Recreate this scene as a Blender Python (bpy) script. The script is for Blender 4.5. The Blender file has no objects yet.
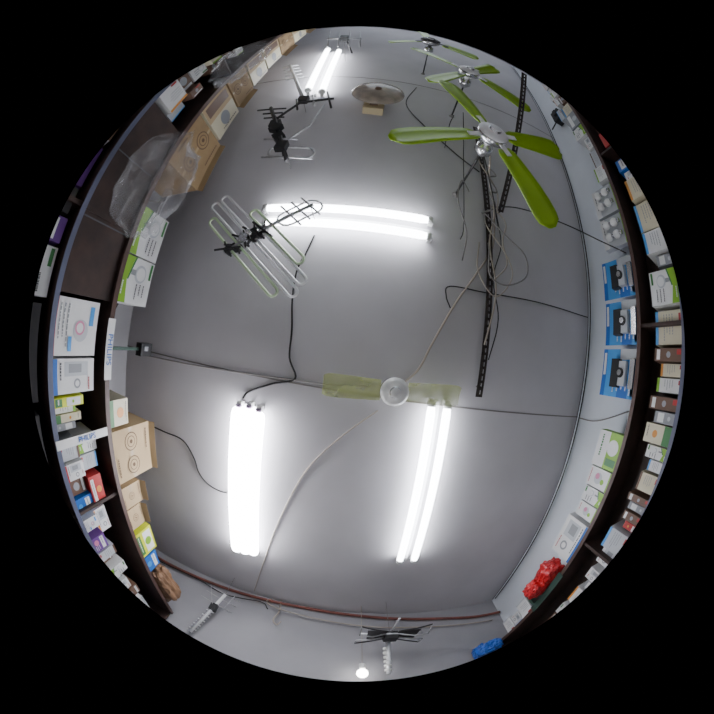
import bpy, bmesh, math, random
from mathutils import Matrix, Vector, noise
EYE=1.2          # lens height above the floor; all heights below are measured from the lens
CEIL=1.8
V=Vector
# ---------------------------------------------------------------- materials
def mat(name,col,rough=.5,metal=0.,emit=None,var=0.,scale=6.,alpha=1.,bump=0.,trans=0.,avar=0.,detail=5):
    m=bpy.data.materials.new(name); m.use_nodes=True
    nt=m.node_tree; b=nt.nodes["Principled BSDF"]
    b.inputs["Roughness"].default_value=rough; b.inputs["Metallic"].default_value=metal
    b.inputs["Alpha"].default_value=alpha
    b.inputs["Transmission Weight"].default_value=trans
    c=(col[0],col[1],col[2],1)
    b.inputs["Base Color"].default_value=c
    tc=nt.nodes.new("ShaderNodeTexCoord")
    n=nt.nodes.new("ShaderNodeTexNoise"); n.inputs["Scale"].default_value=scale; n.inputs["Detail"].default_value=detail
    nt.links.new(tc.outputs["Object"],n.inputs["Vector"])
    if var>0:
        r=nt.nodes.new("ShaderNodeValToRGB")
        r.color_ramp.elements[0].position=.3; r.color_ramp.elements[1].position=.7
        r.color_ramp.elements[0].color=tuple(max(0,k*(1-var)) for k in col)+(1,)
        r.color_ramp.elements[1].color=tuple(min(1,k*(1+var)) for k in col)+(1,)
        nt.links.new(n.outputs["Fac"],r.inputs["Fac"]); nt.links.new(r.outputs["Color"],b.inputs["Base Color"])
    if bump>0:
        bp=nt.nodes.new("ShaderNodeBump"); bp.inputs["Strength"].default_value=bump
        nt.links.new(n.outputs["Fac"],bp.inputs["Height"]); nt.links.new(bp.outputs["Normal"],b.inputs["Normal"])
    if avar>0:
        mr=nt.nodes.new("ShaderNodeMapRange"); mr.inputs["From Min"].default_value=.4; mr.inputs["From Max"].default_value=.66
        mr.inputs["To Min"].default_value=alpha-avar; mr.inputs["To Max"].default_value=alpha+avar
        nt.links.new(n.outputs["Fac"],mr.inputs["Value"]); nt.links.new(mr.outputs["Result"],b.inputs["Alpha"])
    if emit:
        b.inputs["Emission Color"].default_value=c; b.inputs["Emission Strength"].default_value=emit
    return m
M={}
def dm(k,*a,**kw): M[k]=mat(k,*a,**kw)
dm('ceiling_paint',(.52,.505,.535),.95,var=.13,scale=.9,bump=.05,detail=8)
dm('wall_paint',(.68,.715,.77),.8,var=.06,scale=2,bump=.05)
dm('wall_grey',(.33,.325,.345),.9,var=.10,scale=1.5)
dm('floor_tile',(.78,.77,.75),.4,var=.05,scale=3)
dm('seam',(.20,.185,.18),.9)
dm('tube_glass',(.93,.96,1.0),.3,emit=16.)
dm('tube_hot',(.95,.96,1.0),.3,emit=25.)
dm('bulb_glow',(1,.98,.95),.3,emit=20.)
dm('white_metal',(.8,.8,.82),.4)
dm('white_plastic',(.75,.75,.74),.4)
dm('cap_violet',(.40,.30,.45),.4)
dm('lime',(.27,.47,.004),.35,var=.1,scale=4)
dm('pale_lime',(.60,.66,.22),.5,alpha=.36,avar=.12,scale=2.5)
dm('silver',(.6,.6,.62),.25,.9)
dm('steel',(.48,.48,.50),.4,.6,var=.2,scale=30)
dm('dark_metal',(.035,.033,.035),.5,.4)
dm('rust_dark',(.045,.035,.033),.65,.3,var=.4,scale=25)
dm('alu',(.82,.83,.85),.35,.3)
dm('alu_green',(.62,.76,.52),.35,.2)
dm('black_plastic',(.014,.014,.016),.45)
dm('cable_black',(.015,.014,.015),.6)
dm('cable_grey',(.22,.205,.20),.6)
dm('cable_beige',(.40,.35,.30),.6)
dm('cable_red',(.20,.065,.05),.6,var=.25,scale=8)
dm('wood_dark',(.032,.015,.011),.6,var=.4,scale=9)
dm('wood_edge',(.07,.035,.028),.5)
dm('edge_blue',(.10,.11,.17),.4)
dm('kraft',(.30,.20,.10),.8,var=.12,scale=5)
dm('kraft_light',(.45,.33,.19),.8,var=.09,scale=5)
dm('tape',(.40,.29,.16),.3)
dm('ink',(.08,.08,.09),.6)
dm('ink_brown',(.11,.06,.03),.7)
dm('white_card',(.68,.68,.68),.5,var=.08,scale=3)
dm('cream_card',(.60,.55,.40),.5)
dm('green_print',(.20,.42,.02),.45)
dm('green_dark',(.04,.18,.05),.45)
dm('pink_print',(.60,.20,.33),.45)
dm('red_print',(.42,.025,.025),.45)
dm('blue_print',(.012,.12,.46),.4)
dm('sky_print',(.06,.29,.66),.4)
dm('purple_print',(.13,.04,.24),.45)
dm('grey_print',(.26,.27,.29),.5)
dm('light_grey',(.46,.48,.51),.5)
dm('yellow_print',(.60,.66,.015),.45)
dm('orange_print',(.62,.25,.04),.45)
dm('brown_print',(.13,.07,.045),.5)
dm('red_bag',(.52,.015,.02),.28,var=.3,scale=8,bump=.4)
dm('blue_bag',(.02,.11,.48),.28,var=.3,scale=9,bump=.4)
dm('brown_bag',(.20,.11,.06),.6,var=.3,scale=9,bump=.4)
dm('clear_bag',(.52,.52,.54),.10,alpha=.20,avar=.14,bump=1.,scale=4)
dm('dish_glass',(.40,.33,.27),.1,alpha=.65,var=.3,scale=10)
dm('beige_plastic',(.58,.48,.30),.5)
dm('green_metal',(.03,.065,.05),.5,.2)
# ---------------------------------------------------------------- mesh builder
class B:
    def __init__(s,name): s.name=name; s.bm=bmesh.new(); s.mats=[]
    def mi(s,k):
        if k not in s.mats: s.mats.append(k)
        return s.mats.index(k)
    def face(s,vs,k,smooth=False):
        try: f=s.bm.faces.new(vs)
        except ValueError: return
        f.material_index=s.mi(k); f.smooth=smooth
    def poly(s,pts,k): s.face([s.bm.verts.new(p) for p in pts],k)
    def box(s,a,b,k,rot=None,cen=None):
        x0,x1=sorted((a[0],b[0]));y0,y1=sorted((a[1],b[1]));z0,z1=sorted((a[2],b[2]))
        P=[V((x,y,z)) for z in (z0,z1) for y in (y0,y1) for x in (x0,x1)]
        if rot is not None:
            c=V(cen) if cen is not None else (P[0]+P[7])/2
            P=[c+rot@(p-c) for p in P]
        v=[s.bm.verts.new(p) for p in P]
        for q in ((0,2,3,1),(4,5,7,6),(0,1,5,4),(2,6,7,3),(0,4,6,2),(1,3,7,5)): s.face([v[i] for i in q],k)
    def frame(s,d):
        d=d.normalized(); u=d.cross(V((0,0,1)))
        if u.length<.05: u=d.cross(V((1,0,0)))
        u.normalize(); return u,d.cross(u).normalized()
    def tube(s,pts,r,k,seg=8,cap=True,smooth=True):
        pts=[V(p) for p in pts]; rings=[]
        u=None
        for i,p in enumerate(pts):
            d=(pts[min(i+1,len(pts)-1)]-pts[max(i-1,0)])
            if d.length<1e-6: d=V((0,0,1))
            d.normalize()
            if u is None: u,w=s.frame(d)
            else:
                u=(u-d*u.dot(d)).normalized(); w=d.cross(u)
            rr=r[i] if isinstance(r,(list,tuple)) else r
            rings.append([s.bm.verts.new(p+(u*math.cos(2*math.pi*j/seg)+w*math.sin(2*math.pi*j/seg))*rr) for j in range(seg)])
        for a,b in zip(rings,rings[1:]):
            for j in range(seg): s.face([a[j],a[(j+1)%seg],b[(j+1)%seg],b[j]],k,smooth)
        if cap: s.face(rings[0][::-1],k); s.face(rings[-1],k)
    def curve(s,pts,r,k,seg=6,n=6):
        P=[V(p) for p in pts]; P=[P[0]*2-P[1]]+P+[P[-1]*2-P[-2]]; out=[]
        for i in range(1,len(P)-2):
            a,b,c,d=P[i-1:i+3]
            for j in range(n):
                t=j/n
                out.append(.5*((2*b)+(c-a)*t+(2*a-5*b+4*c-d)*t*t+(3*b-a-3*c+d)*t**3))
        out.append(P[-2]); s.tube(out,r,k,seg)
    def lathe(s,prof,c,k,seg=28,ks=None):
        c=V(c); rings=[]
        for (r,z) in prof: rings.append([s.bm.verts.new(c+V((max(r,.0005)*math.cos(2*math.pi*j/seg),max(r,.0005)*math.sin(2*math.pi*j/seg),z))) for j in range(seg)])
        for i,(a,b) in enumerate(zip(rings,rings[1:])):
            for j in range(seg): s.face([a[j],a[(j+1)%seg],b[(j+1)%seg],b[j]],ks[i] if ks else k,True)
    def blob(s,c,rad,k,sub=4,amp=.2,fr=3.,seed=0,ridge=False,boxy=0.,smooth=True,rot=None):
        r=bmesh.ops.create_icosphere(s.bm,subdivisions=sub,radius=1); c=V(c); m=s.mi(k); fs=set()
        for v in r['verts']:
            p=v.co.copy(); q=p*fr+V((seed*7.1,seed*3.3,seed))
            d=noise.noise(q)
            if ridge: d=.5-abs(noise.noise(q))*2+.4*(.5-abs(noise.noise(q*2.3))*2)
            if boxy: p=p.lerp(p/max(abs(p.x),abs(p.y),abs(p.z)),boxy)
            p=p*(1+amp*d); p=V((p.x*rad[0],p.y*rad[1],p.z*rad[2]))
            if rot is not None: p=rot@p
            v.co=c+p
            fs.update(v.link_faces)
        for f in fs: f.material_index=m; f.smooth=smooth
    def done(s,bevel=0):
        co=[v.co for v in s.bm.verts]
        lo=V([min(c[i] for c in co) for i in range(3)]); hi=V([max(c[i] for c in co) for i in range(3)]); cen=(lo+hi)/2
        for v in s.bm.verts: v.co-=cen
        bmesh.ops.recalc_face_normals(s.bm,faces=s.bm.faces)
        me=bpy.data.meshes.new(s.name); s.bm.to_mesh(me); s.bm.free()
        for k in s.mats: me.materials.append(M[k])
        o=bpy.data.objects.new(s.name,me); bpy.context.collection.objects.link(o)
        o.location=cen+V((0,0,EYE))
        return o
# ---------------------------------------------------------------- room shell
XL,XR,YN,YF=-2.16,2.16,2.8,-7.5
def shell(name,a,b,k): o=B(name); o.box(a,b,k); return o.done()
shell('ceiling',(XL-.1,YF-.1,CEIL),(XR+.1,YN+.1,CEIL+.1),'ceiling_paint')
shell('floor',(XL-.1,YF-.1,-EYE-.1),(XR+.1,YN+.1,-EYE),'floor_tile')
shell('wall_left',(XL-.1,YF,-EYE),(XL,YN,CEIL),'wall_grey')
shell('wall_right',(XR,YF,-EYE),(XR+.1,YN,CEIL),'wall_paint')
shell('wall_back',(XL,YN,-EYE),(XR,YN+.1,CEIL),'wall_grey')
# street front, out of view: wall with an opening added to let fill light in
o=B('wall_front'); o.box((XL,YF-.1,-EYE),(-1.7,YF,CEIL),'wall_grey'); o.box((1.7,YF-.1,-EYE),(XR,YF,CEIL),'wall_grey'); o.box((-1.7,YF-.1,1.2),(1.7,YF,CEIL),'wall_grey'); o.done()
w=bpy.data.worlds.new("fill_daylight"); bpy.context.scene.world=w; w.use_nodes=True  # sky fill light, added to brighten the room through the front opening
bg=w.node_tree.nodes["Background"]; bg.inputs[0].default_value=(.82,.9,1,1); bg.inputs[1].default_value=2.5
o=B('trim_1')   # ceiling panel joint
o.box((XL,.262,CEIL-.004),(XR,.272,CEIL),'seam'); o.box((XL,-3.3,CEIL-.004),(XR,-3.292,CEIL),'seam'); o.done()
# ---------------------------------------------------------------- fluorescent fixtures
def fixture(name,tubes,k='tube_glass',r=.026,z=1.72,capk='white_plastic',plate=None,capr=None):  # tube radii exceed real tubes: lamp bloom is put into their shape
    o=B(name); capr=capr or r*1.03
    for (a,b) in tubes:
        a=V((a[0],a[1],z)); b=V((b[0],b[1],z)); d=(b-a).normalized()
        o.tube([a+d*.02,a+d*.035,a+d*.07,b-d*.07,b-d*.035,b-d*.02],[r*.55,r*.85,r,r,r*.85,r*.55],k,16)
        for e,q in ((a,d),(b,-d)):
            o.tube([e,e+q*.03],capr,capk,16)
            o.box((e.x-.018,e.y-.018,z),(e.x+.018,e.y+.018,CEIL-.012),'white_plastic',Matrix.Rotation(math.atan2(d.y,d.x),3,'Z'))
    a0=(V(tubes[0][0])+V(tubes[-1][0]))/2; b0=(V(tubes[0][1])+V(tubes[-1][1]))/2
    L=(b0-a0).length; w=plate or .03; c=(a0+b0)/2; d=b0-a0
    o.box((c.x-L/2-.0,c.y-w/2,CEIL-.03),(c.x+L/2+.0,c.y+w/2,CEIL),'white_metal',Matrix.Rotation(math.atan2(d.y,d.x),3,'Z'))
    return o.done()
fixture('fluorescent_light',[((-.87,-.98),(.385,-1.04)),((-.84,-.855),(.385,-.90))],r=.031)
fixture('fluorescent_light',[((-.76,.48),(-.80,1.96)),((-.68,.47),(-.715,1.95)),((-.605,.48),(-.635,1.93))],'tube_hot',.052,capk='cap_violet',plate=.16,capr=.022)
fixture('fluorescent_light',[((.545,.24),(.635,1.70)),((.66,.24),(.76,1.69))],r=.030)
fixture('fluorescent_light',[((-1.13,-4.4),(-.98,-2.75)),((-.94,-4.3),(-.81,-2.70))],r=.038)
# ---------------------------------------------------------------- ceiling fans
def fan(name,hub,R,angs,blade,wroot=.05,wtip=.075,rod=True,mk='white_metal',hr=.1,pitch=.12,top=CEIL,square=False):
    o=B(name); h=V(hub)
    o.lathe([(0,-.075),(hr*.35,-.073),(hr*.4,-.055),(hr*.75,-.05),(hr,-.03),(hr*1.02,.0),(hr*.95,.03),(hr*.6,.055),(hr*.3,.06),(.02,.10)],h,mk,32,
            ks=[mk,'silver',mk,mk,'silver','silver',mk,mk,mk])
    if rod:
        o.tube([h+V((0,0,.06)),V((h.x,h.y,top-.02))],.009,'dark_metal',10)
        o.lathe([(.02,0),(.055,.03),(.06,.09),(.03,.13),(.012,.15)],h+V((0,0,.09)),'silver',24)
        o.lathe([(.012,-.03),(.03,0)],(h.x,h.y,top),'cable_grey',16)
    for a in angs:
        a=math.radians(a); d=V((math.cos(a),math.sin(a),0)); n=V((-d.y,d.x,0))
        if not square: o.box((h.x+hr*.7,h.y-.018,h.z-.012),(h.x+hr*1.9,h.y+.018,h.z-.004),mk,Matrix.Rotation(a,3,'Z'),h)
        N=14; up=[];lo=[]; r0=hr*(.95 if square else 1.25)
        for i in range(N+1):
            t=i/N; s=r0+(R-r0)*t
            w=wroot+(wtip-wroot)*min(1,t*1.4)
            e=1-max(0,(t-.88)/.12)**2*(.2 if square else .7); w*=e
            if t<.06 and not square: w*=.7
            for side,L in ((1,up),(0,lo)):
                L.append([o.bm.verts.new(h+d*s+n*(w*q)+V((0,0,q*w*pitch*1.6-.006+side*.007+.012*(1-q*q)))) for q in (-1,-.5,0,.5,1)])
        for L in (up,lo):
            for A_,B_ in zip(L,L[1:]):
                for j in range(4): o.face([A_[j],A_[j+1],B_[j+1],B_[j]],blade,True)
        for i in range(N):
            for j in (0,4): o.face([up[i][j],up[i+1][j],lo[i+1][j],lo[i][j]],blade)
        for i in (0,N):
            for j in range(4): o.face([up[i][j],up[i][j+1],lo[i][j+1],lo[i][j]],blade)
    return o.done()
fan('ceiling_fan',(.595,-1.42,1.0),.68,(61,152,246,338),'lime',.055,.088,hr=.10)
fan('ceiling_fan',(.60,-2.66,1.08),.66,(35,125,215,305),'lime',.05,.08,hr=.10)
fan('ceiling_fan',(.28,-3.75,1.15),.6,(20,140,260),'lime',.05,.075,hr=.12,mk='dark_metal')
fan('ceiling_fan',(.25,.185,1.56),.42,(-3,177),'pale_lime',.06,.068,hr=.085,mk='white_plastic',square=True)
# ---------------------------------------------------------------- slotted rails
def slotted(name,a,b,w,k='rust_dark',side=V((1,0,0)),cord=None):
    o=B(name); a=V(a);b=V(b); d=(b-a).normalized(); s=(side-d*side.dot(d)).normalized(); n=d.cross(s)
    def bar(p,q,w_,t,sh):
        P=[p+s*(sh-w_/2)-n*t,p+s*(sh+w_/2)-n*t,p+s*(sh+w_/2)+n*t,p+s*(sh-w_/2)+n*t]
        Q=[x+(q-p) for x in P]; A_=[o.bm.verts.new(x) for x in P];B_=[o.bm.verts.new(x) for x in Q]
        for j in range(4): o.face([A_[j],A_[(j+1)%4],B_[(j+1)%4],B_[j]],k)
        o.face(A_,k);o.face(B_,k)
    bar(a,b,w*.34,.0015,-w*.33); bar(a,b,w*.34,.0015,w*.33)
    L=(b-a).length; n_=int(L/.05)
    for i in range(n_+1):
        p=a+d*(L-.02)*i/n_; bar(p,p+d*.02,w*.4,.0015,0)
    s,n=n,s; bar(a,b,w*.8,.0015,w*.4); s,n=n,s
    for c in (cord or []):
        o.tube([c,V((c[0],c[1],CEIL))],.008,k,6)
    return o.done()
slotted('slotted_angle_rail',(.90,.17,1.74),(.84,-2.5,1.74),.055,cord=[(.9,.1,1.74),(.87,-1.2,1.74),(.84,-2.4,1.74)])
slotted('slotted_angle_brace',(1.0,-1.36,1.75),(1.05,-2.62,.78),.055,cord=[(1.0,-1.37,1.74)])
# ---------------------------------------------------------------- saucer ceiling lamp
o=B('saucer_pendant_lamp')
o.box((-.32,-2.60,1.70),(-.12,-2.36,CEIL),'beige_plastic'); o.box((-.30,-2.62,1.62),(-.14,-2.46,1.70),'beige_plastic'); o.box((-.26,-2.50,1.69),(-.18,-2.42,1.698),'brown_print')
o.lathe([(.05,0),(.06,-.05),(.03,-.07)],(-.2,-2.61,1.66),'brown_print')
o.lathe([(0,-.095),(.08,-.094),(.16,-.082),(.23,-.062),(.265,-.04),(.268,-.034),(.23,-.052),(.16,-.072),(.08,-.084),(0,-.086)],(-.2,-2.61,1.66),'dish_glass',40)
o.lathe([(0,-.12),(.03,-.115),(.035,-.085)],(-.2,-2.61,1.66),'brown_print')
o.done()
# ---------------------------------------------------------------- antennas
def hang(o,p,k='cable_grey'): o.tube([p,V((p[0],p[1],CEIL))],.003,k,6)
def rod(o,c,d,L,r,k): c=V(c);d=V(d).normalized(); o.tube([c-d*L/2,c+d*L/2],r,k,6)
def uloop(o,c,d,sp,L,gap,r,k):
    c=V(c);d=V(d).normalized();s=V(sp).normalized()*gap/2
    A_=[c+s+d*(L/2-gap/2)]+[c+d*(L/2-gap/2)+s*math.cos(t)+d*(gap/2)*math.sin(t) for t in (.5,1.05,1.57,2.1,2.6)]+[c-s+d*(L/2-gap/2)]
    B_=[c-s-d*(L/2-gap/2)]+[c-d*(L/2-gap/2)-s*math.cos(t)-d*(gap/2)*math.sin(t) for t in (.5,1.05,1.57,2.1,2.6)]+[c+s-d*(L/2-gap/2)]
    o.tube(A_+B_+[A_[0]],r,k,6,cap=False)
o=B('tv_antenna')
c=V((-.80,-.63,1.5)); d=V((.78,.62,0)).normalized(); s=V((.62,-.78,0)).normalized()
for i,(q,L,sh) in enumerate(((-.115,.82,.03),(-.03,1.02,0.02),(.055,.98,0.02),(.13,.56,.12))):
    uloop(o,c+s*q+d*sh,d,s,L,.06,.0095,'alu_green' if i in(0,3) else 'alu')
bd=V((.56,-.40,0)).normalized()
o.tube([c-bd*.20,c+bd*.46],.013,'steel',8)
for t,L in ((.30,.22),(.37,.2),(.44,.2)):
    rod(o,c+bd*t,(.78,.62,0),L,.007,'steel')
uloop(o,c+bd*.36+V((0,0,.02)),bd,d,.30,.12,.008,'alu')
for q,z_,sz in ((-.16,0,1),(-.10,.03,1.2),(-.03,.0,1),(.04,0,1.3),(.10,.02,1)):
    p=c+bd*q+V((0,0,z_)); o.box((p.x-.028*sz,p.y-.022*sz,p.z-.03),(p.x+.028*sz,p.y+.022*sz,p.z+.03),'black_plastic',Matrix.Rotation(.6+q*9,3,'Z'))
    rod(o,p+V((0,0,-.03)),(1,.3+q*3,.1),.19,.008,'dark_metal'); rod(o,p+V((0,0,-.02)),(.3-q*3,1,.1),.13,.007,'dark_metal')
rod(o,c+bd*.02,(0,0,1),.18,.014,'silver'); o.box(c+bd*-.03-V((.03,.03,.05)),c+bd*-.03+V((.03,.03,-.02)),'silver'); hang(o,c+bd*.02); hang(o,c+bd*.44)
o.done()
o=B('tv_antenna')
p0=V((-1.13,-2.10,1.5));p1=V((-.72,-1.30,1.5)); bd=(p1-p0).normalized()
o.tube([p0,p1],.018,'dark_metal',6)
for t,L in ((.04,.30),(.14,.2),(.24,.2),(.66,.3),(.95,.42)):
    rod(o,p0.lerp(p1,t),(1,.08,0),L,.009,'steel' if t>.6 else 'dark_metal')
for dz,t in ((0,.38),(-.03,.5),(.0,.62),(-.02,.8)):
    q=p0.lerp(p1,t)+V((0,0,dz)); o.box(q-V((.05,.04,.03)),q+V((.04,.05,.03)),'black_plastic',Matrix.Rotation(t*4,3,'Z'))
    rod(o,q,(.4,1,.3),.22,.014,'dark_metal')
o.tube([p0.lerp(p1,.3),V((-.86,-2.14,1.5)),V((-.56,-2.22,1.5))],.013,'dark_metal',6)
o.tube([p0.lerp(p1,.75),V((-.66,-1.75,1.5)),V((-.62,-2.1,1.5))],.010,'steel',6)
rod(o,(-.74,-2.18,1.5),(.3,.9,0),.22,.010,'steel'); rod(o,(-.60,-2.2,1.5),(.3,.9,0),.34,.010,'dark_metal'); rod(o,(-.88,-2.12,1.5),(.3,.9,0),.22,.010,'dark_metal')
uloop(o,p0.lerp(p1,.85)+V((0.05,0,.02)),(1,.1,0),(0,1,0),.38,.12,.010,'steel')
hang(o,p0.lerp(p1,.2)); hang(o,p0.lerp(p1,.8))
o.done()
o=B('tv_antenna')
p0=V((-1.38,-3.4,1.58));p1=V((-.90,-2.35,1.6)); o.tube([p0,p1],.02,'alu',6)
for t in (.05,.15,.25,.35,.45): rod(o,p0.lerp(p1,t),(1,-.2,0),.2,.008,'alu')
o.box(p1-V((.05,.05,.03)),p1+V((.05,.05,.03)),'black_plastic'); hang(o,p0.lerp(p1,.5)); hang(o,p1)
o.done()
o=B('tv_antenna')
c=V((-.78,-3.9,1.32)); o.tube([c-V((.22,0,0)),c+V((.22,0,0))],.014,'steel',6)
for t in (-.2,-.07,.07,.2): rod(o,c+V((t,0,0)),(.15,1,.25),.55,.009,'steel')
o.box(c-V((.05,.05,.05)),c+V((.05,.05,.05)),'black_plastic'); rod(o,c+V((.05,0,.12)),(.3,.2,1),.34,.015,'dark_metal'); hang(o,c)
o.done()
o=B('tv_antenna')
p1=V((-.92,2.58,1.5));p0=V((-1.10,2.72,.84)); o.tube([p0,p1],.018,'alu',8)
for i in range(11): rod(o,p0.lerp(p1,.02+.06*i),(1,.25,0),.075,.007,'alu' if i%2 else 'steel')
for t in (.74,.88,1.0): rod(o,p0.lerp(p1,t),(.9,.35,0),.34,.0045,'steel')
for q in (-.1,.08): rod(o,p0.lerp(p1,.87)+V((q,q*.3,0)),(q*4,-.3,1),.26,.0045,'steel')
o.box(p0.lerp(p1,.66)-V((.035,.03,.05)),p0.lerp(p1,.66)+V((.035,.03,.05)),'black_plastic')
hang(o,p1); o.done()
o=B('tv_antenna')
o.tube([V((.68,2.6,.80)),V((.70,2.56,1.30))],.02,'alu',8)
for i in range(6): o.tube([V((.68,2.6,.84+i*.06)),V((.68,2.6,.865+i*.06))],.034,'white_plastic',10)
for sx in (-1,1):
    for yy,y2,zz in ((2.36,2.20,1.24),(2.42,2.34,1.20),(2.50,2.50,1.22),(2.55,2.64,1.24)):
        o.tube([V((.70+sx*.05,yy,1.27)),V((.70+sx*.19,(yy+y2)/2,zz+.01)),V((.70+sx*.31,y2,zz))],.008,'steel' if zz<1.24 else 'dark_metal',6)
    o.tube([V((.70+sx*.31,2.20,1.24)),V((.70+sx*.31,2.34,1.20))],.007,'steel',6); o.tube([V((.70+sx*.31,2.50,1.22)),V((.70+sx*.31,2.64,1.24))],.007,'steel',6)
    o.poly([V((.70+sx*.05,2.36,1.275)),V((.70+sx*.24,2.30,1.25)),V((.70+sx*.22,2.50,1.24)),V((.70+sx*.05,2.52,1.275))],'dark_metal')
o.tube([V((.42,2.42,1.27)),V((.98,2.42,1.27))],.009,'alu',6)
o.box((.64,2.42,1.22),(.76,2.54,1.31),'black_plastic'); rod(o,(.70,2.30,1.31),(0,1,0),.34,.012,'steel'); hang(o,V((.7,2.5,1.3)))
o.done()
# ---------------------------------------------------------------- bulb hanging near the back wall
o=B('hanging_bulb_lamp')
o.blob((.46,2.62,.82),(.05,.05,.06),'bulb_glow',3,0)
o.tube([V((.46,2.62,.875)),V((.46,2.62,.95))],.028,'white_plastic',12); o.tube([V((.46,2.62,.95)),V((.46,2.62,CEIL))],.003,'cable_beige',6)
o.done()
# ---------------------------------------------------------------- cables
def cable(name,pts,r,k,**kw):
    o=B(name); o.curve(pts,r,k,**kw); return o.done()
Z=CEIL-.008
cable('electrical_cable',[(-.44,-.80,Z),(-.47,-.66,Z),(-.51,-.51,Z),(-.50,-.3,Z),(-.465,-.09,Z),(-.45,.1,Z),(-.39,.235,Z),(-.55,.30,Z),(-.72,.39,Z),(-.75,.44,Z-.03)],.0065,'cable_black')
cable('electrical_cable',[(-1.9,.31,Z),(-1.2,.285,Z),(-.8,.265,Z),(-.39,.245,Z),(-.146,.235,Z),(.16,.2,Z)],.006,'cable_grey')
cable('electrical_cable',[(.60,-.42,Z),(.56,-.50,Z),(.585,-.58,Z),(.9,-.60,Z),(1.4,-.65,Z),(1.98,-.68,Z),(2.14,-.69,Z)],.005,'cable_black')
cable('electrical_cable',[(.2,.36,Z),(.04,.52,Z),(-.13,.73,Z),(-.27,.985,Z),(-.43,1.5,Z),(-.55,2.03,Z),(-.63,2.4,Z),(-.70,2.72,Z)],.005,'cable_beige')
cable('electrical_cable',[(.96,-1.33,Z),(.93,-1.0,Z),(.80,-.75,Z),(.63,-.45,Z),(.5,-.15,Z),(.43,.04,Z),(.33,.16,Z)],.008,'cable_beige')
cable('electrical_cable',[(-2.13,.93,1.5),(-2.1,.93,1.74),(-1.9,.94,Z),(-1.56,.94,Z),(-1.33,.95,Z),(-1.21,1.08,Z),(-1.17,1.2,Z),(-1.08,1.29,Z),(-.95,1.32,Z),(-.86,1.30,Z)],.006,'cable_black')
cable('electrical_cable',[(.85,-1.3,1.78),(.80,-1.17,1.62),(.92,-1.0,1.55),(1.1,-.9,1.56),(1.12,-.74,1.58),(.95,-.63,1.6),(.82,-.68,1.62),(.84,-.9,1.68),(.88,-1.05,1.78)],.006,'cable_grey')
cable('electrical_cable',[(.86,-1.25,1.78),(.83,-1.1,1.68),(.98,-.85,1.62),(1.02,-.70,1.64),(.90,-.55,1.68),(.76,-.72,1.70),(.80,-1.0,1.78)],.005,'cable_beige')
cable('electrical_cable',[(.93,-1.4,1.78),(1.1,-1.36,1.6),(1.39,-1.24,1.38),(1.65,-1.12,1.18),(1.86,-1.05,1.02)],.0055,'cable_black')
cable('electrical_cable',[(.87,-.2,1.72),(.92,-.6,1.70),(.86,-1.0,1.71),(.96,-1.5,1.70),(.80,-1.9,1.70),(.9,-2.3,1.70)],.007,'cable_beige')
cable('electrical_cable',[(.80,-1.25,1.72),(.90,-1.32,1.66),(.84,-1.42,1.62),(.93,-1.5,1.66),(.85,-1.6,1.62),(.94,-1.7,1.66),(.9,-1.85,1.72)],.009,'cable_grey')
cable('electrical_cable',[(.66,-1.42,1.2),(.76,-1.40,1.45),(.86,-1.3,1.6),(.90,-1.2,1.7)],.008,'cable_beige')
cable('electrical_cable',[(.62,-1.40,1.22),(.80,-1.30,1.5),(.95,-1.15,1.72)],.006,'cable_black')
cable('electrical_cable',[(.92,-.1,1.72),(.96,-.4,1.71),(.90,-.7,1.72),(.97,-1.0,1.72),(.94,-1.3,1.72)],.005,'cable_black')
cable('electrical_cable',[(.72,-1.5,1.79),(.55,-1.35,1.5),(.50,-1.1,1.45),(.62,-.95,1.6),(.66,-.8,1.78)],.005,'cable_grey')
cable('electrical_cable',[(.50,-1.9,1.2),(.56,-1.65,1.45),(.60,-1.35,1.6),(.64,-1.05,1.72),(.64,-.98,1.79)],.004,'cable_black')
cable('electrical_cable',[(.90,-1.4,1.76),(.99,-1.2,1.66),(.93,-.98,1.62),(.99,-.82,1.66),(.92,-.7,1.73)],.006,'cable_beige')
cable('electrical_cable',[(.2,-3.2,Z),(.1,-2.7,Z),(.3,-2.3,Z),(.62,-1.95,Z),(.84,-1.8,Z)],.006,'cable_black')
cable('electrical_conduit',[(-2.12,2.4,1.62),(-2.05,2.72,1.64),(-1.2,2.765,1.70),(0,2.765,1.755),(1.2,2.765,1.66),(1.8,2.765,1.56),(2.12,2.72,1.50)],.02,'cable_red',seg=8)
cable('electrical_cable',[(-.50,2.78,1.79),(-.53,2.74,1.70),(-.42,2.72,1.63),(0,2.74,1.60),(.6,2.76,1.56),(1.2,2.76,1.52),(2.0,2.76,1.42)],.009,'cable_beige')
cable('electrical_cable',[(-2.0,2.75,1.6),(-1.4,2.76,1.66),(-1.0,2.75,1.60),(-.6,2.76,1.68),(-.5,2.76,1.6)],.007,'cable_black')
cable('electrical_cable',[(-.39,2.77,1.79),(-.38,2.76,1.6),(-.41,2.74,1.45),(-.36,2.72,1.38),(-.33,2.74,1.45)],.009,'cable_beige')
for dx,r in ((.02,.007),(.06,.004)):
    cable('electrical_cable',[(XR-dx,-6,1.77),(XR-dx-.02,-4,1.74),(XR-dx,-2.5,1.77),(XR-dx-.03,-1.2,1.73),(XR-dx,0,1.76),(XR-dx-.02,1.2,1.73),(XR-dx,2.7,1.76)],r,'cable_black')
cable('electrical_cable',[(-2.13,-1.2,1.75),(-2.12,-.6,1.72),(-2.13,0,1.5),(-2.13,.3,1.2),(-2.13,.5,1.0)],.008,'cable_black')
cable('electrical_cable',[(2.14,.1,1.1),(2.14,.25,1.5),(2.14,.27,1.76)],.006,'cable_grey')
cable('electrical_cable',[(.5,-2.0,1.79),(.44,-1.9,1.4),(.42,-1.8,1.2)],.004,'cable_black')
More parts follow.
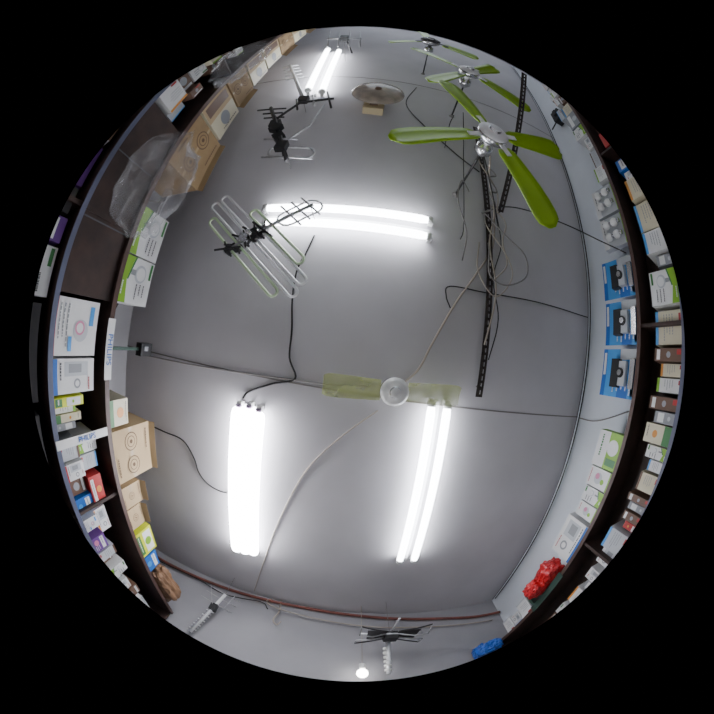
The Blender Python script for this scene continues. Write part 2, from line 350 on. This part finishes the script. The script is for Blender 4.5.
o=B('junction_box'); o.box((2.02,-3.5,1.32),(2.15,-3.3,1.5),'black_plastic'); o.box((1.98,-3.45,1.36),(2.02,-3.35,1.42),'dark_metal'); o.tube([V((2.1,-3.4,1.5)),V((2.12,-3.38,1.70))],.01,'cable_black',6); o.done()
# ---------------------------------------------------------------- shelves
S1,S2,S3=.97,.53,.08     # shelf tops, metres above the lens
XLF,XRF=-1.35,1.85       # shelf front planes
def shelves(name,xf,xw,y0,y1):
    o=B(name); sg=1 if xf>0 else -1
    for z in (S1,S2,S3,-.37,-.82):
        o.box((xf,y0,z-.028),(xw,y1,z),'wood_dark')
        o.box((xf-sg*.006,y0,z-.034),(xf,y1,z+.002),'edge_blue' if z<S1 else 'wood_edge')
    o.box((xw-sg*.012,y0,-EYE),(xw,y1,S1),'wood_dark')
    n=6
    for i in range(n+1):
        y=y0+(y1-y0)*i/n; o.box((xf+sg*.02,y-.012,-EYE),(xw,y+.012,S1-.028),'wood_dark')
    if xf<0:   # closed front boards of the left unit's middle bay
        o.box((XLF-.03,-1.25,S2+.002),(XLF-.05,-.07,S1-.03),'wood_dark')
        for yy in (-.85,-.45): o.box((XLF-.03,yy-.004,S2+.02),(XLF-.028,yy+.004,S1-.05),'ink')
    return o.done()
shelves('product_shelf_unit',XLF,XL+.003,-6.9,2.72)
shelves('product_shelf_unit',XRF,XR-.003,-6.9,2.72)
# ---------------------------------------------------------------- shelf stock
rnd=random.Random(5)
class Face:
    """decor helper for the box face that looks into the shop"""
    def __init__(s,o,x,sg,y0,y1,z0,z1): s.o,s.x,s.sg,s.y0,s.y1,s.z0,s.z1=o,x,sg,y0,y1,z0,z1; s.n=0
    def p(s,u,v,e): return V((s.x-s.sg*e,s.y0+(s.y1-s.y0)*u,s.z0+(s.z1-s.z0)*v))
    def rect(s,u0,u1,v0,v1,k):
        s.n+=1; e=.0012+s.n*.0005
        s.o.poly([s.p(u0,v0,e),s.p(u1,v0,e),s.p(u1,v1,e),s.p(u0,v1,e)],k)
    def poly(s,uv,k): s.n+=1; e=.0012+s.n*.0005; s.o.poly([s.p(u,v,e) for u,v in uv],k)
    def disc(s,u,v,r,k,n=20):
        s.n+=1; e=.0012+s.n*.0005; c=s.p(u,v,e); R=r*min(s.y1-s.y0,s.z1-s.z0)
        s.o.poly([c+V((0,math.cos(2*math.pi*i/n)*R,math.sin(2*math.pi*i/n)*R)) for i in range(n)],k)
    def text(s,u0,u1,v0,v1,lines,k):
        h=(v1-v0)/lines; n0=s.n
        for i in range(lines):
            u=u0; end=u0+(u1-u0)*rnd.uniform(.6,1)
            while u<end:
                w=rnd.uniform(.04,.12)*(u1-u0)*.8; s.n=n0; s.rect(u,min(u+w,end),v0+i*h+h*.3,v0+i*h+h*.6,k); u+=w*1.35
def pbox(side,y0,y1,z0,h,style,name='product_box',depth=.22,setback=None,o=None):
    own=o is None
    if own: o=B(name)
    if setback is None: setback=.03 if own else rnd.uniform(.015,.09)
    sg=-1 if side=='L' else 1
    x=(XLF if side=='L' else XRF)+sg*setback
    z1=z0+h; z0+=.001
    base={'bulb':'white_card','app':'white_card','photo':'white_card','carton':'kraft','cartonl':'kraft_light','purple':'purple_print','green':'green_print',
          'blue':'blue_print','red':'red_print','brown':'brown_print','cream':'cream_card','yellow':'yellow_print','pinkw':'white_card','plain':'white_card','dark':'dark_metal','grey':'grey_print','ycart':'cream_card'}[style]
    if style=='plain' and not own: base=rnd.choice(['white_card','white_card','light_grey','cream_card'])
    o.box((x,y0,z0),(x+sg*depth,y1,z1),base)
    F=Face(o,x,sg,y0,y1,z0,z1)
    if style=='bulb':
        F.poly([(0,0),(1,0),(1,.30),(.5,.22),(0,.34)],'green_print'); F.poly([(.0,.34),(.5,.22),(.5,.26),(0,.39)],'green_dark')
        F.disc(.33,.60,.2,'light_grey'); F.disc(.33,.62,.15,'white_card'); F.rect(.27,.39,.3,.45,'grey_print')
        F.text(.55,.95,.5,.85,3,'ink'); F.text(.55,.9,.06,.18,1,'white_card'); F.rect(.04,.4,.88,.95,'green_dark')
    elif style=='app':
        F.disc(.55,.62,.20,'light_grey'); F.disc(.50,.60,.13,'pink_print'); F.disc(.50,.60,.09,'white_card'); F.rect(.1,.45,.80,.9,'sky_print'); F.text(.1,.9,.08,.35,3,'grey_print'); F.rect(0,1,0,.05,'red_print')
        F.rect(.66,.92,.35,.43,'sky_print')
    elif style=='photo':
        F.rect(.08,.5,.3,.85,'light_grey'); F.rect(.14,.4,.4,.7,'grey_print'); F.disc(.72,.6,.15,'grey_print'); F.disc(.72,.6,.09,'white_card')
        F.rect(.0,1,.0,.14,'blue_print' if own else rnd.choice(['blue_print','red_print','orange_print','purple_print','green_dark','sky_print'])); F.text(.1,.9,.16,.28,1,'ink'); F.text(.55,.95,.82,.94,1,'red_print')
    elif style in('carton','cartonl'):
        F.rect(.0,1,.47,.53,'tape')
        for u in ((.27,.73) if (y1-y0)>.3 else (.5,)):
            F.disc(u,.5,.18,'ink_brown'); F.disc(u,.5,.16,base); F.disc(u,.5,.11,'ink_brown'); F.disc(u,.5,.095,base); F.disc(u,.5,.04,'ink_brown')
        F.text(.1,.6,.84,.94,1,'ink_brown'); F.text(.5,.9,.08,.18,1,'ink_brown')
        o.box((x,y0+.002,z1),(x-sg*.05,y1-.002,z1+.003),base,Matrix.Rotation(sg*.5,3,'Y'),(x,0,z1))
    elif style=='ycart':
        F.rect(0,1,0,.5,'kraft_light'); F.rect(.08,.92,.12,.38,'brown_print'); F.disc(.5,.72,.18,'grey_print'); F.text(.1,.9,.86,.96,1,'ink')
    elif style=='purple':
        F.rect(.08,.92,.6,.85,'white_card'); F.text(.12,.88,.62,.82,1,'purple_print'); F.disc(.35,.3,.2,'pink_print'); F.text(.55,.9,.1,.45,3,'white_card')
    elif style=='green':
        F.rect(.0,1,.55,1,'white_card'); F.text(.1,.9,.72,.92,1,'green_dark'); F.disc(.4,.35,.22,'white_card'); F.rect(.7,.9,.1,.5,'green_dark')
    elif style=='blue':
        F.rect(.1,.9,.6,.85,'white_card'); F.disc(.5,.3,.18,'sky_print'); F.text(.12,.8,.65,.8,1,'ink')
    elif style=='red':
        F.rect(.1,.9,.1,.35,'white_card'); F.disc(.5,.65,.2,'orange_print'); F.text(.15,.8,.15,.3,1,'ink')
    elif style=='brown':
        F.disc(.5,.5,.25,'grey_print'); F.rect(.1,.9,.8,.92,'white_card'); F.rect(.1,.5,.05,.2,'red_print')
    elif style=='cream':
        F.rect(0,1,0,.3,'green_dark'); F.disc(.5,.62,.2,'orange_print'); F.text(.1,.9,.85,.95,1,'ink')
    elif style=='yellow':
        F.rect(.08,.92,.45,.9,'white_card'); F.disc(.5,.66,.18,'green_print'); F.rect(.1,.9,.08,.3,'green_dark'); F.text(.15,.85,.12,.26,1,'white_card')
    elif style=='pinkw':
        F.disc(.5,.55,.3,'light_grey'); F.disc(.4,.6,.16,'pink_print'); F.disc(.6,.35,.14,'green_print'); F.rect(0,1,0,.12,'green_print'); F.text(.1,.9,.86,.96,1,'red_print')
    elif style=='plain':
        F.text(.1,.9,.35,.75,4,'grey_print'); F.rect(.1,.4,.08,.16,'red_print'); F.rect(.0,1,.90,1,'light_grey' if own else rnd.choice(['light_grey','sky_print','green_print','brown_print','orange_print']))
    elif style=='dark':
        F.rect(.1,.9,.3,.6,'grey_print')
    elif style=='grey':
        F.rect(.1,.9,.55,.85,'white_card'); F.disc(.5,.3,.2,'light_grey')
    if own: return o.done()
# left, top shelf
pbox('L',-.67,-.37,S1,.30,'bulb','light_bulb_box'); pbox('L',-.36,-.08,S1,.30,'bulb','light_bulb_box')
pbox('L',.50,.67,S1,.20,'cream','product_box')
pbox('L',.70,1.08,S1,.42,'cartonl','cardboard_carton',.35)
pbox('L',1.12,1.30,S1,.24,'cartonl','cardboard_carton',.25); pbox('L',1.31,1.50,S1,.20,'cartonl','cardboard_carton',.25)
pbox('L',1.56,1.82,S1,.24,'yellow','product_box'); pbox('L',1.84,2.02,S1,.20,'blue','product_box')
y=-1.02
for w_,h,st in ((.50,.46,'carton'),(.42,.42,'ycart'),(.36,.38,'carton'),(.38,.36,'ycart'),(.42,.34,'ycart'),(.46,.34,'carton'),(.5,.32,'ycart'),(.5,.3,'carton')):
    pbox('L',y-w_,y,S1,h,st ,'cardboard_carton',.4); y-=w_+.03
# left, second shelf
pbox('L',-.05,.23,S2,.33,'app'); pbox('L',.245,.42,S2,.33,'photo')
o=B('small_carton_stack')
for i,(a,b,z,h,st) in enumerate(((.435,.485,0,.24,'yellow'),(.49,.535,0,.20,'plain'),(.54,.585,0,.24,'cream'),(.59,.63,0,.19,'grey'),(.69,.79,0,.17,'plain'),(.80,.90,0,.17,'photo'),(.69,.79,.172,.17,'bulb'),(.80,.90,.172,.15,'plain'),
    (.92,1.03,0,.17,'brown'),(1.04,1.15,0,.18,'blue'),(.93,1.13,.182,.12,'red'),(1.18,1.27,0,.15,'app'),(1.28,1.32,0,.13,'grey'),(1.19,1.38,.152,.13,'photo'),(1.33,1.45,0,.15,'purple'),(1.47,1.55,0,.2,'plain'),(1.56,1.63,0,.16,'brown'),(1.65,1.75,0,.22,'bulb'),(1.76,1.86,0,.16,'grey'),(1.88,2.0,0,.18,'photo'),(2.01,2.12,0,.24,'brown'),(2.14,2.4,0,.2,'plain'),(2.42,2.66,0,.16,'blue'))):
    pbox('L',a,b,S2+z,h,st,o=o)
o.done()
o=B('small_carton_stack')
y=-1.3; st=['plain','brown','bulb','plain','grey','photo','cream','plain','grey','bulb','plain','photo','plain','cream']
for i in range(24):
    w_=rnd.uniform(.1,.22); h=rnd.uniform(.14,.26); pbox('L',y-w_,y,S2,h,st[i%14],o=o)
    if rnd.random()<.6: pbox('L',y-w_*.9,y-.01,S2+h+.002,rnd.uniform(.07,.12),rnd.choice(['plain','grey','photo','brown']),o=o)
    y-=w_+.015
o.done()
# left, third shelf
o=B('small_carton_stack')
for a,b,h,st in ((-.26,-.03,.39,'bulb'),(-.40,-.28,.38,'purple'),(-.55,-.42,.36,'dark'),(-.82,-.58,.38,'purple'),(-1.1,-.85,.37,'plain'),(-1.4,-1.13,.36,'photo'),(.0,.45,.36,'dark'),(.5,.9,.34,'dark'),(.95,1.2,.36,'plain'),(1.25,1.5,.34,'photo'),(1.55,1.8,.36,'bulb')):
    pbox('L',a,b,S3,h,st,o=o)
o.done()
# shelf labels
def label_text(txt,loc,rot,size,parent):
    cu=bpy.data.curves.new('lettering','FONT'); cu.body=txt; cu.size=size; cu.extrude=.001; cu.align_x='CENTER'; cu.align_y='CENTER'
    ob=bpy.data.objects.new('lettering',cu); bpy.context.collection.objects.link(ob); ob.parent=parent
    ob.matrix_parent_inverse=Matrix.Translation(-parent.location); ob.matrix_basis=Matrix.Translation(loc)@rot; cu.materials.append(M['blue_print'])
Rl=Matrix(((0,0,1,0),(1,0,0,0),(0,1,0,0),(0,0,0,1)))
o=B('shelf_price_label'); o.box((XLF+.007,.02,S1-.045),(XLF+.012,.36,S1+.012),'white_card'); q=o.done()
label_text('PHILIPS',V((XLF+.014,.19,S1-.016+EYE)),Rl,.055,q)
o=B('shelf_price_label'); o.box((XLF+.008,.635,S2-.03),(XLF+.014,.685,S1-.04),'white_card'); q=o.done()
label_text('PHILIPS',V((XLF+.016,.66,.75+EYE)),Rl@Matrix.Rotation(math.pi/2,4,'Z'),.045,q)
# right, top shelf
def blister(y0,y1,h):
    o=B('camera_blister_pack'); x=XRF+.03
    o.box((x,y0,S1+.001),(x+.004,y1,S1+h),'sky_print'); F=Face(o,x,1,y0,y1,S1,S1+h)
    F.rect(0,1,.88,1,'blue_print'); F.rect(.08,.55,.90,.97,'white_card'); F.rect(.0,.22,.05,.50,'light_grey'); F.rect(.7,1,.2,.5,'blue_print'); F.text(.65,.95,.1,.7,5,'white_card')
    ym=(y0+y1)/2+.0; w=(y1-y0)
    o.box((x-.05,ym-w*.24,S1+.10),(x,ym+w*.26,S1+.19),'light_grey'); o.box((x-.055,ym-w*.28,S1+.17),(x,ym+w*.30,S1+.25),'black_plastic')
    o.tube([V((x,ym,S1+.15)),V((x-.07,ym,S1+.15))],.035,'black_plastic',18); o.tube([V((x-.07,ym,S1+.15)),V((x-.074,ym,S1+.15))],.022,'silver',18)
    o.box((x-.03,ym-w*.3,S1+.02),(x,ym+w*.3,S1+.07),'silver'); o.box((x,y0+.02,S1+.001),(x+.12,y1-.02,S1+.05),'blue_print')
    return o.done()
blister(-1.04,-.72,.38); blister(-.69,-.36,.37); blister(-.33,.02,.38)
def bulbpack(y0,y1,h):
    o=B('bulb_blister_pack'); x=XRF+.05
    o.box((x,y0,S1+.001),(x+.06,y1,S1+h),'light_grey'); F=Face(o,x,1,y0,y1,S1,S1+h); F.rect(0,1,.8,1,'white_card'); F.text(.1,.9,.84,.96,1,'ink'); F.rect(0,1,0,.12,'green_print')
    for i in range(2):
        for j in range(2):
            c=V((x-.03,y0+(y1-y0)*(.3+.4*i),S1+h*(.38+.32*j))); o.blob(c,(.035,.04,.045),'white_plastic',2,0); o.tube([c-V((0,0,.04)),c-V((0,0,.07))],.02,'silver',10)
    return o.done()
bulbpack(-1.45,-1.16,.32); bulbpack(-1.78,-1.48,.33)
o=B('small_carton_stack'); y=-1.82
for i in range(20):
    w_=rnd.uniform(.12,.26); h=rnd.uniform(.12,.24); pbox('R',y-w_,y,S1,h,['plain','plain','photo','bulb','grey','plain','brown'][i%7],o=o)
    if rnd.random()<.4: pbox('R',y-w_*.9,y-.01,S1+h+.002,.08,'plain',o=o)
    y-=w_+.03
o.done()
pbox('R',.27,.54,S1,.28,'green','light_bulb_box',.1); pbox('R',.55,.70,S1,.27,'pinkw'); pbox('R',.71,.83,S1,.25,'bulb'); pbox('R',.84,.96,S1,.24,'pinkw')
pbox('R',1.0,1.36,S1,.30,'photo','lamp_box')
pbox('R',1.98,2.15,S1,.22,'plain'); pbox('R',2.17,2.3,S1,.16,'photo'); pbox('R',2.32,2.46,S1,.2,'plain')
# right, second + third shelf
o=B('small_carton_stack')
for a,b,h,st in ((-1.95,-1.82,.3,'blue'),(-1.8,-1.7,.26,'photo'),(-1.68,-1.48,.28,'plain'),(-1.45,-1.2,.3,'plain'),(-1.17,-1.0,.28,'plain'),(-.98,-.9,.2,'grey'),(-.86,-.62,.30,'bulb'),(-.58,-.36,.28,'plain'),(-.33,-.25,.27,'brown'),(-.24,-.16,.22,'plain'),(-.15,-.06,.25,'plain'),(-.03,.05,.28,'brown'),(.06,.13,.2,'grey'),(.14,.26,.26,'cream'),
    (.28,.36,.22,'bulb'),(.37,.44,.16,'plain'),(.46,.58,.20,'plain'),(.62,.67,.24,'brown'),(.68,.73,.2,'grey'),(.74,.80,.2,'brown'),(.81,.86,.15,'red'),(.88,1.04,.24,'plain'),(1.05,1.2,.22,'photo'),(1.24,1.34,.2,'photo'),(1.35,1.43,.15,'grey'),(1.46,1.62,.2,'plain'),(1.66,1.78,.2,'bulb'),(1.8,1.92,.2,'brown'),(1.95,2.2,.2,'plain'),(2.25,2.6,.2,'photo')):
    pbox('R',a,b,S2,h,st,o=o)
y=-1.98
for i in range(26):
    w_=rnd.uniform(.1,.2); pbox('R',y-w_,y,S2,rnd.uniform(.14,.32),rnd.choice(['red','grey','plain','photo','brown','plain']),o=o); y-=w_+.02
o.done()
o=B('small_carton_stack'); y=2.6
for i in range(30):
    w_=rnd.uniform(.12,.22); pbox('R',y-w_,y,S3,rnd.uniform(.28,.38),rnd.choice(['red','blue','plain','photo','brown','grey','bulb']),o=o); y-=w_+.02
o.done()
# ---------------------------------------------------------------- bags
o=B('plastic_bag'); o.blob((-1.14,-.70,.79),(.23,.30,.18),'clear_bag',5,.28,1.25,1,True)
o.tube([V((-1.15,-.70,.95)),V((-1.30,-.70,1.02))],[.03,.008],'clear_bag',8); o.tube([V((-1.30,-.70,1.02)),V((-1.37,-.70,.975))],.006,'cable_grey',6); o.done()
o=B('plastic_bag'); o.blob((-1.17,-2.0,.76),(.16,.38,.13),'clear_bag',5,.28,1.25,4,True); o.tube([V((-1.2,-2.0,.84)),V((-1.37,-2.0,.975))],.01,'clear_bag',6); o.done()
def bag(name,lumps,k,seed,amp=.16,fr=2.2,boxy=.6,smooth=False):
    o=B(name)
    for i,(c,r) in enumerate(lumps): o.blob(c,r,k,4,amp,fr,seed+i,True,boxy,smooth,Matrix.Rotation(.3*(i-1),3,'Z'))
    c,r=lumps[0]; c=V(c)
    for q in (-1,1): o.curve([c+V((0,q*r[1]*.4,r[2]*.7)),c+V((0,q*r[1]*.3,r[2]*1.35)),c+V((0,0,r[2]*1.2))],.012,k)
    return o.done()
bag('red_shopping_bag',[((1.86,1.54,S1+.13),(.10,.12,.10)),((1.80,1.70,S1+.11),(.10,.10,.08)),((1.97,1.70,S1+.12),(.08,.12,.09))],'red_bag',2)
bag('blue_shopping_bag',[((1.62,2.60,S1-.08),(.10,.12,.08)),((1.71,2.55,S1-.06),(.08,.10,.07))],'blue_bag',3)
bag('brown_paper_bag',[((-1.42,2.32,S1+.15),(.12,.2,.11)),((-1.5,2.5,S1+.12),(.12,.12,.09))],'brown_bag',5)
o=B('shelf_end_plate'); o.box((XRF,1.90,S1+.001),(XRF+.28,1.93,S1+.22),'green_metal'); o.box((XRF-.012,1.45,S1-.05),(XRF-.008,1.95,S1+.02),'green_metal'); o.box((XRF-.012,1.90,S1+.001),(XRF+.01,1.95,S1+.02),'green_metal'); o.done()
# ---------------------------------------------------------------- adapter on a bar, left
o=B('power_adapter'); o.box((-1.40,.18,S1+.001),(-1.385,.20,1.27),'green_metal'); o.box((-1.42,.15,1.27),(-1.36,.235,1.38),'black_plastic'); o.box((-1.37,.17,1.30),(-1.355,.2,1.34),'grey_print'); o.done()
# ---------------------------------------------------------------- fish-eye CCTV camera
A=math.radians(9)
cam=bpy.data.cameras.new("camera"); co=bpy.data.objects.new("camera",cam); bpy.context.collection.objects.link(co)
c,s=math.cos(A),math.sin(A)
co.matrix_world=Matrix(((c,-s,0,0),(-s,-c,0,0),(0,0,-1,EYE),(0,0,0,1)))
cam.type='PANO'; cam.panorama_type='FISHEYE_EQUISOLID'; cam.fisheye_lens=13.58; cam.fisheye_fov=math.radians(150); cam.sensor_width=36
cam.shift_y=-.0049; cam.clip_start=.01
bpy.context.scene.camera=co
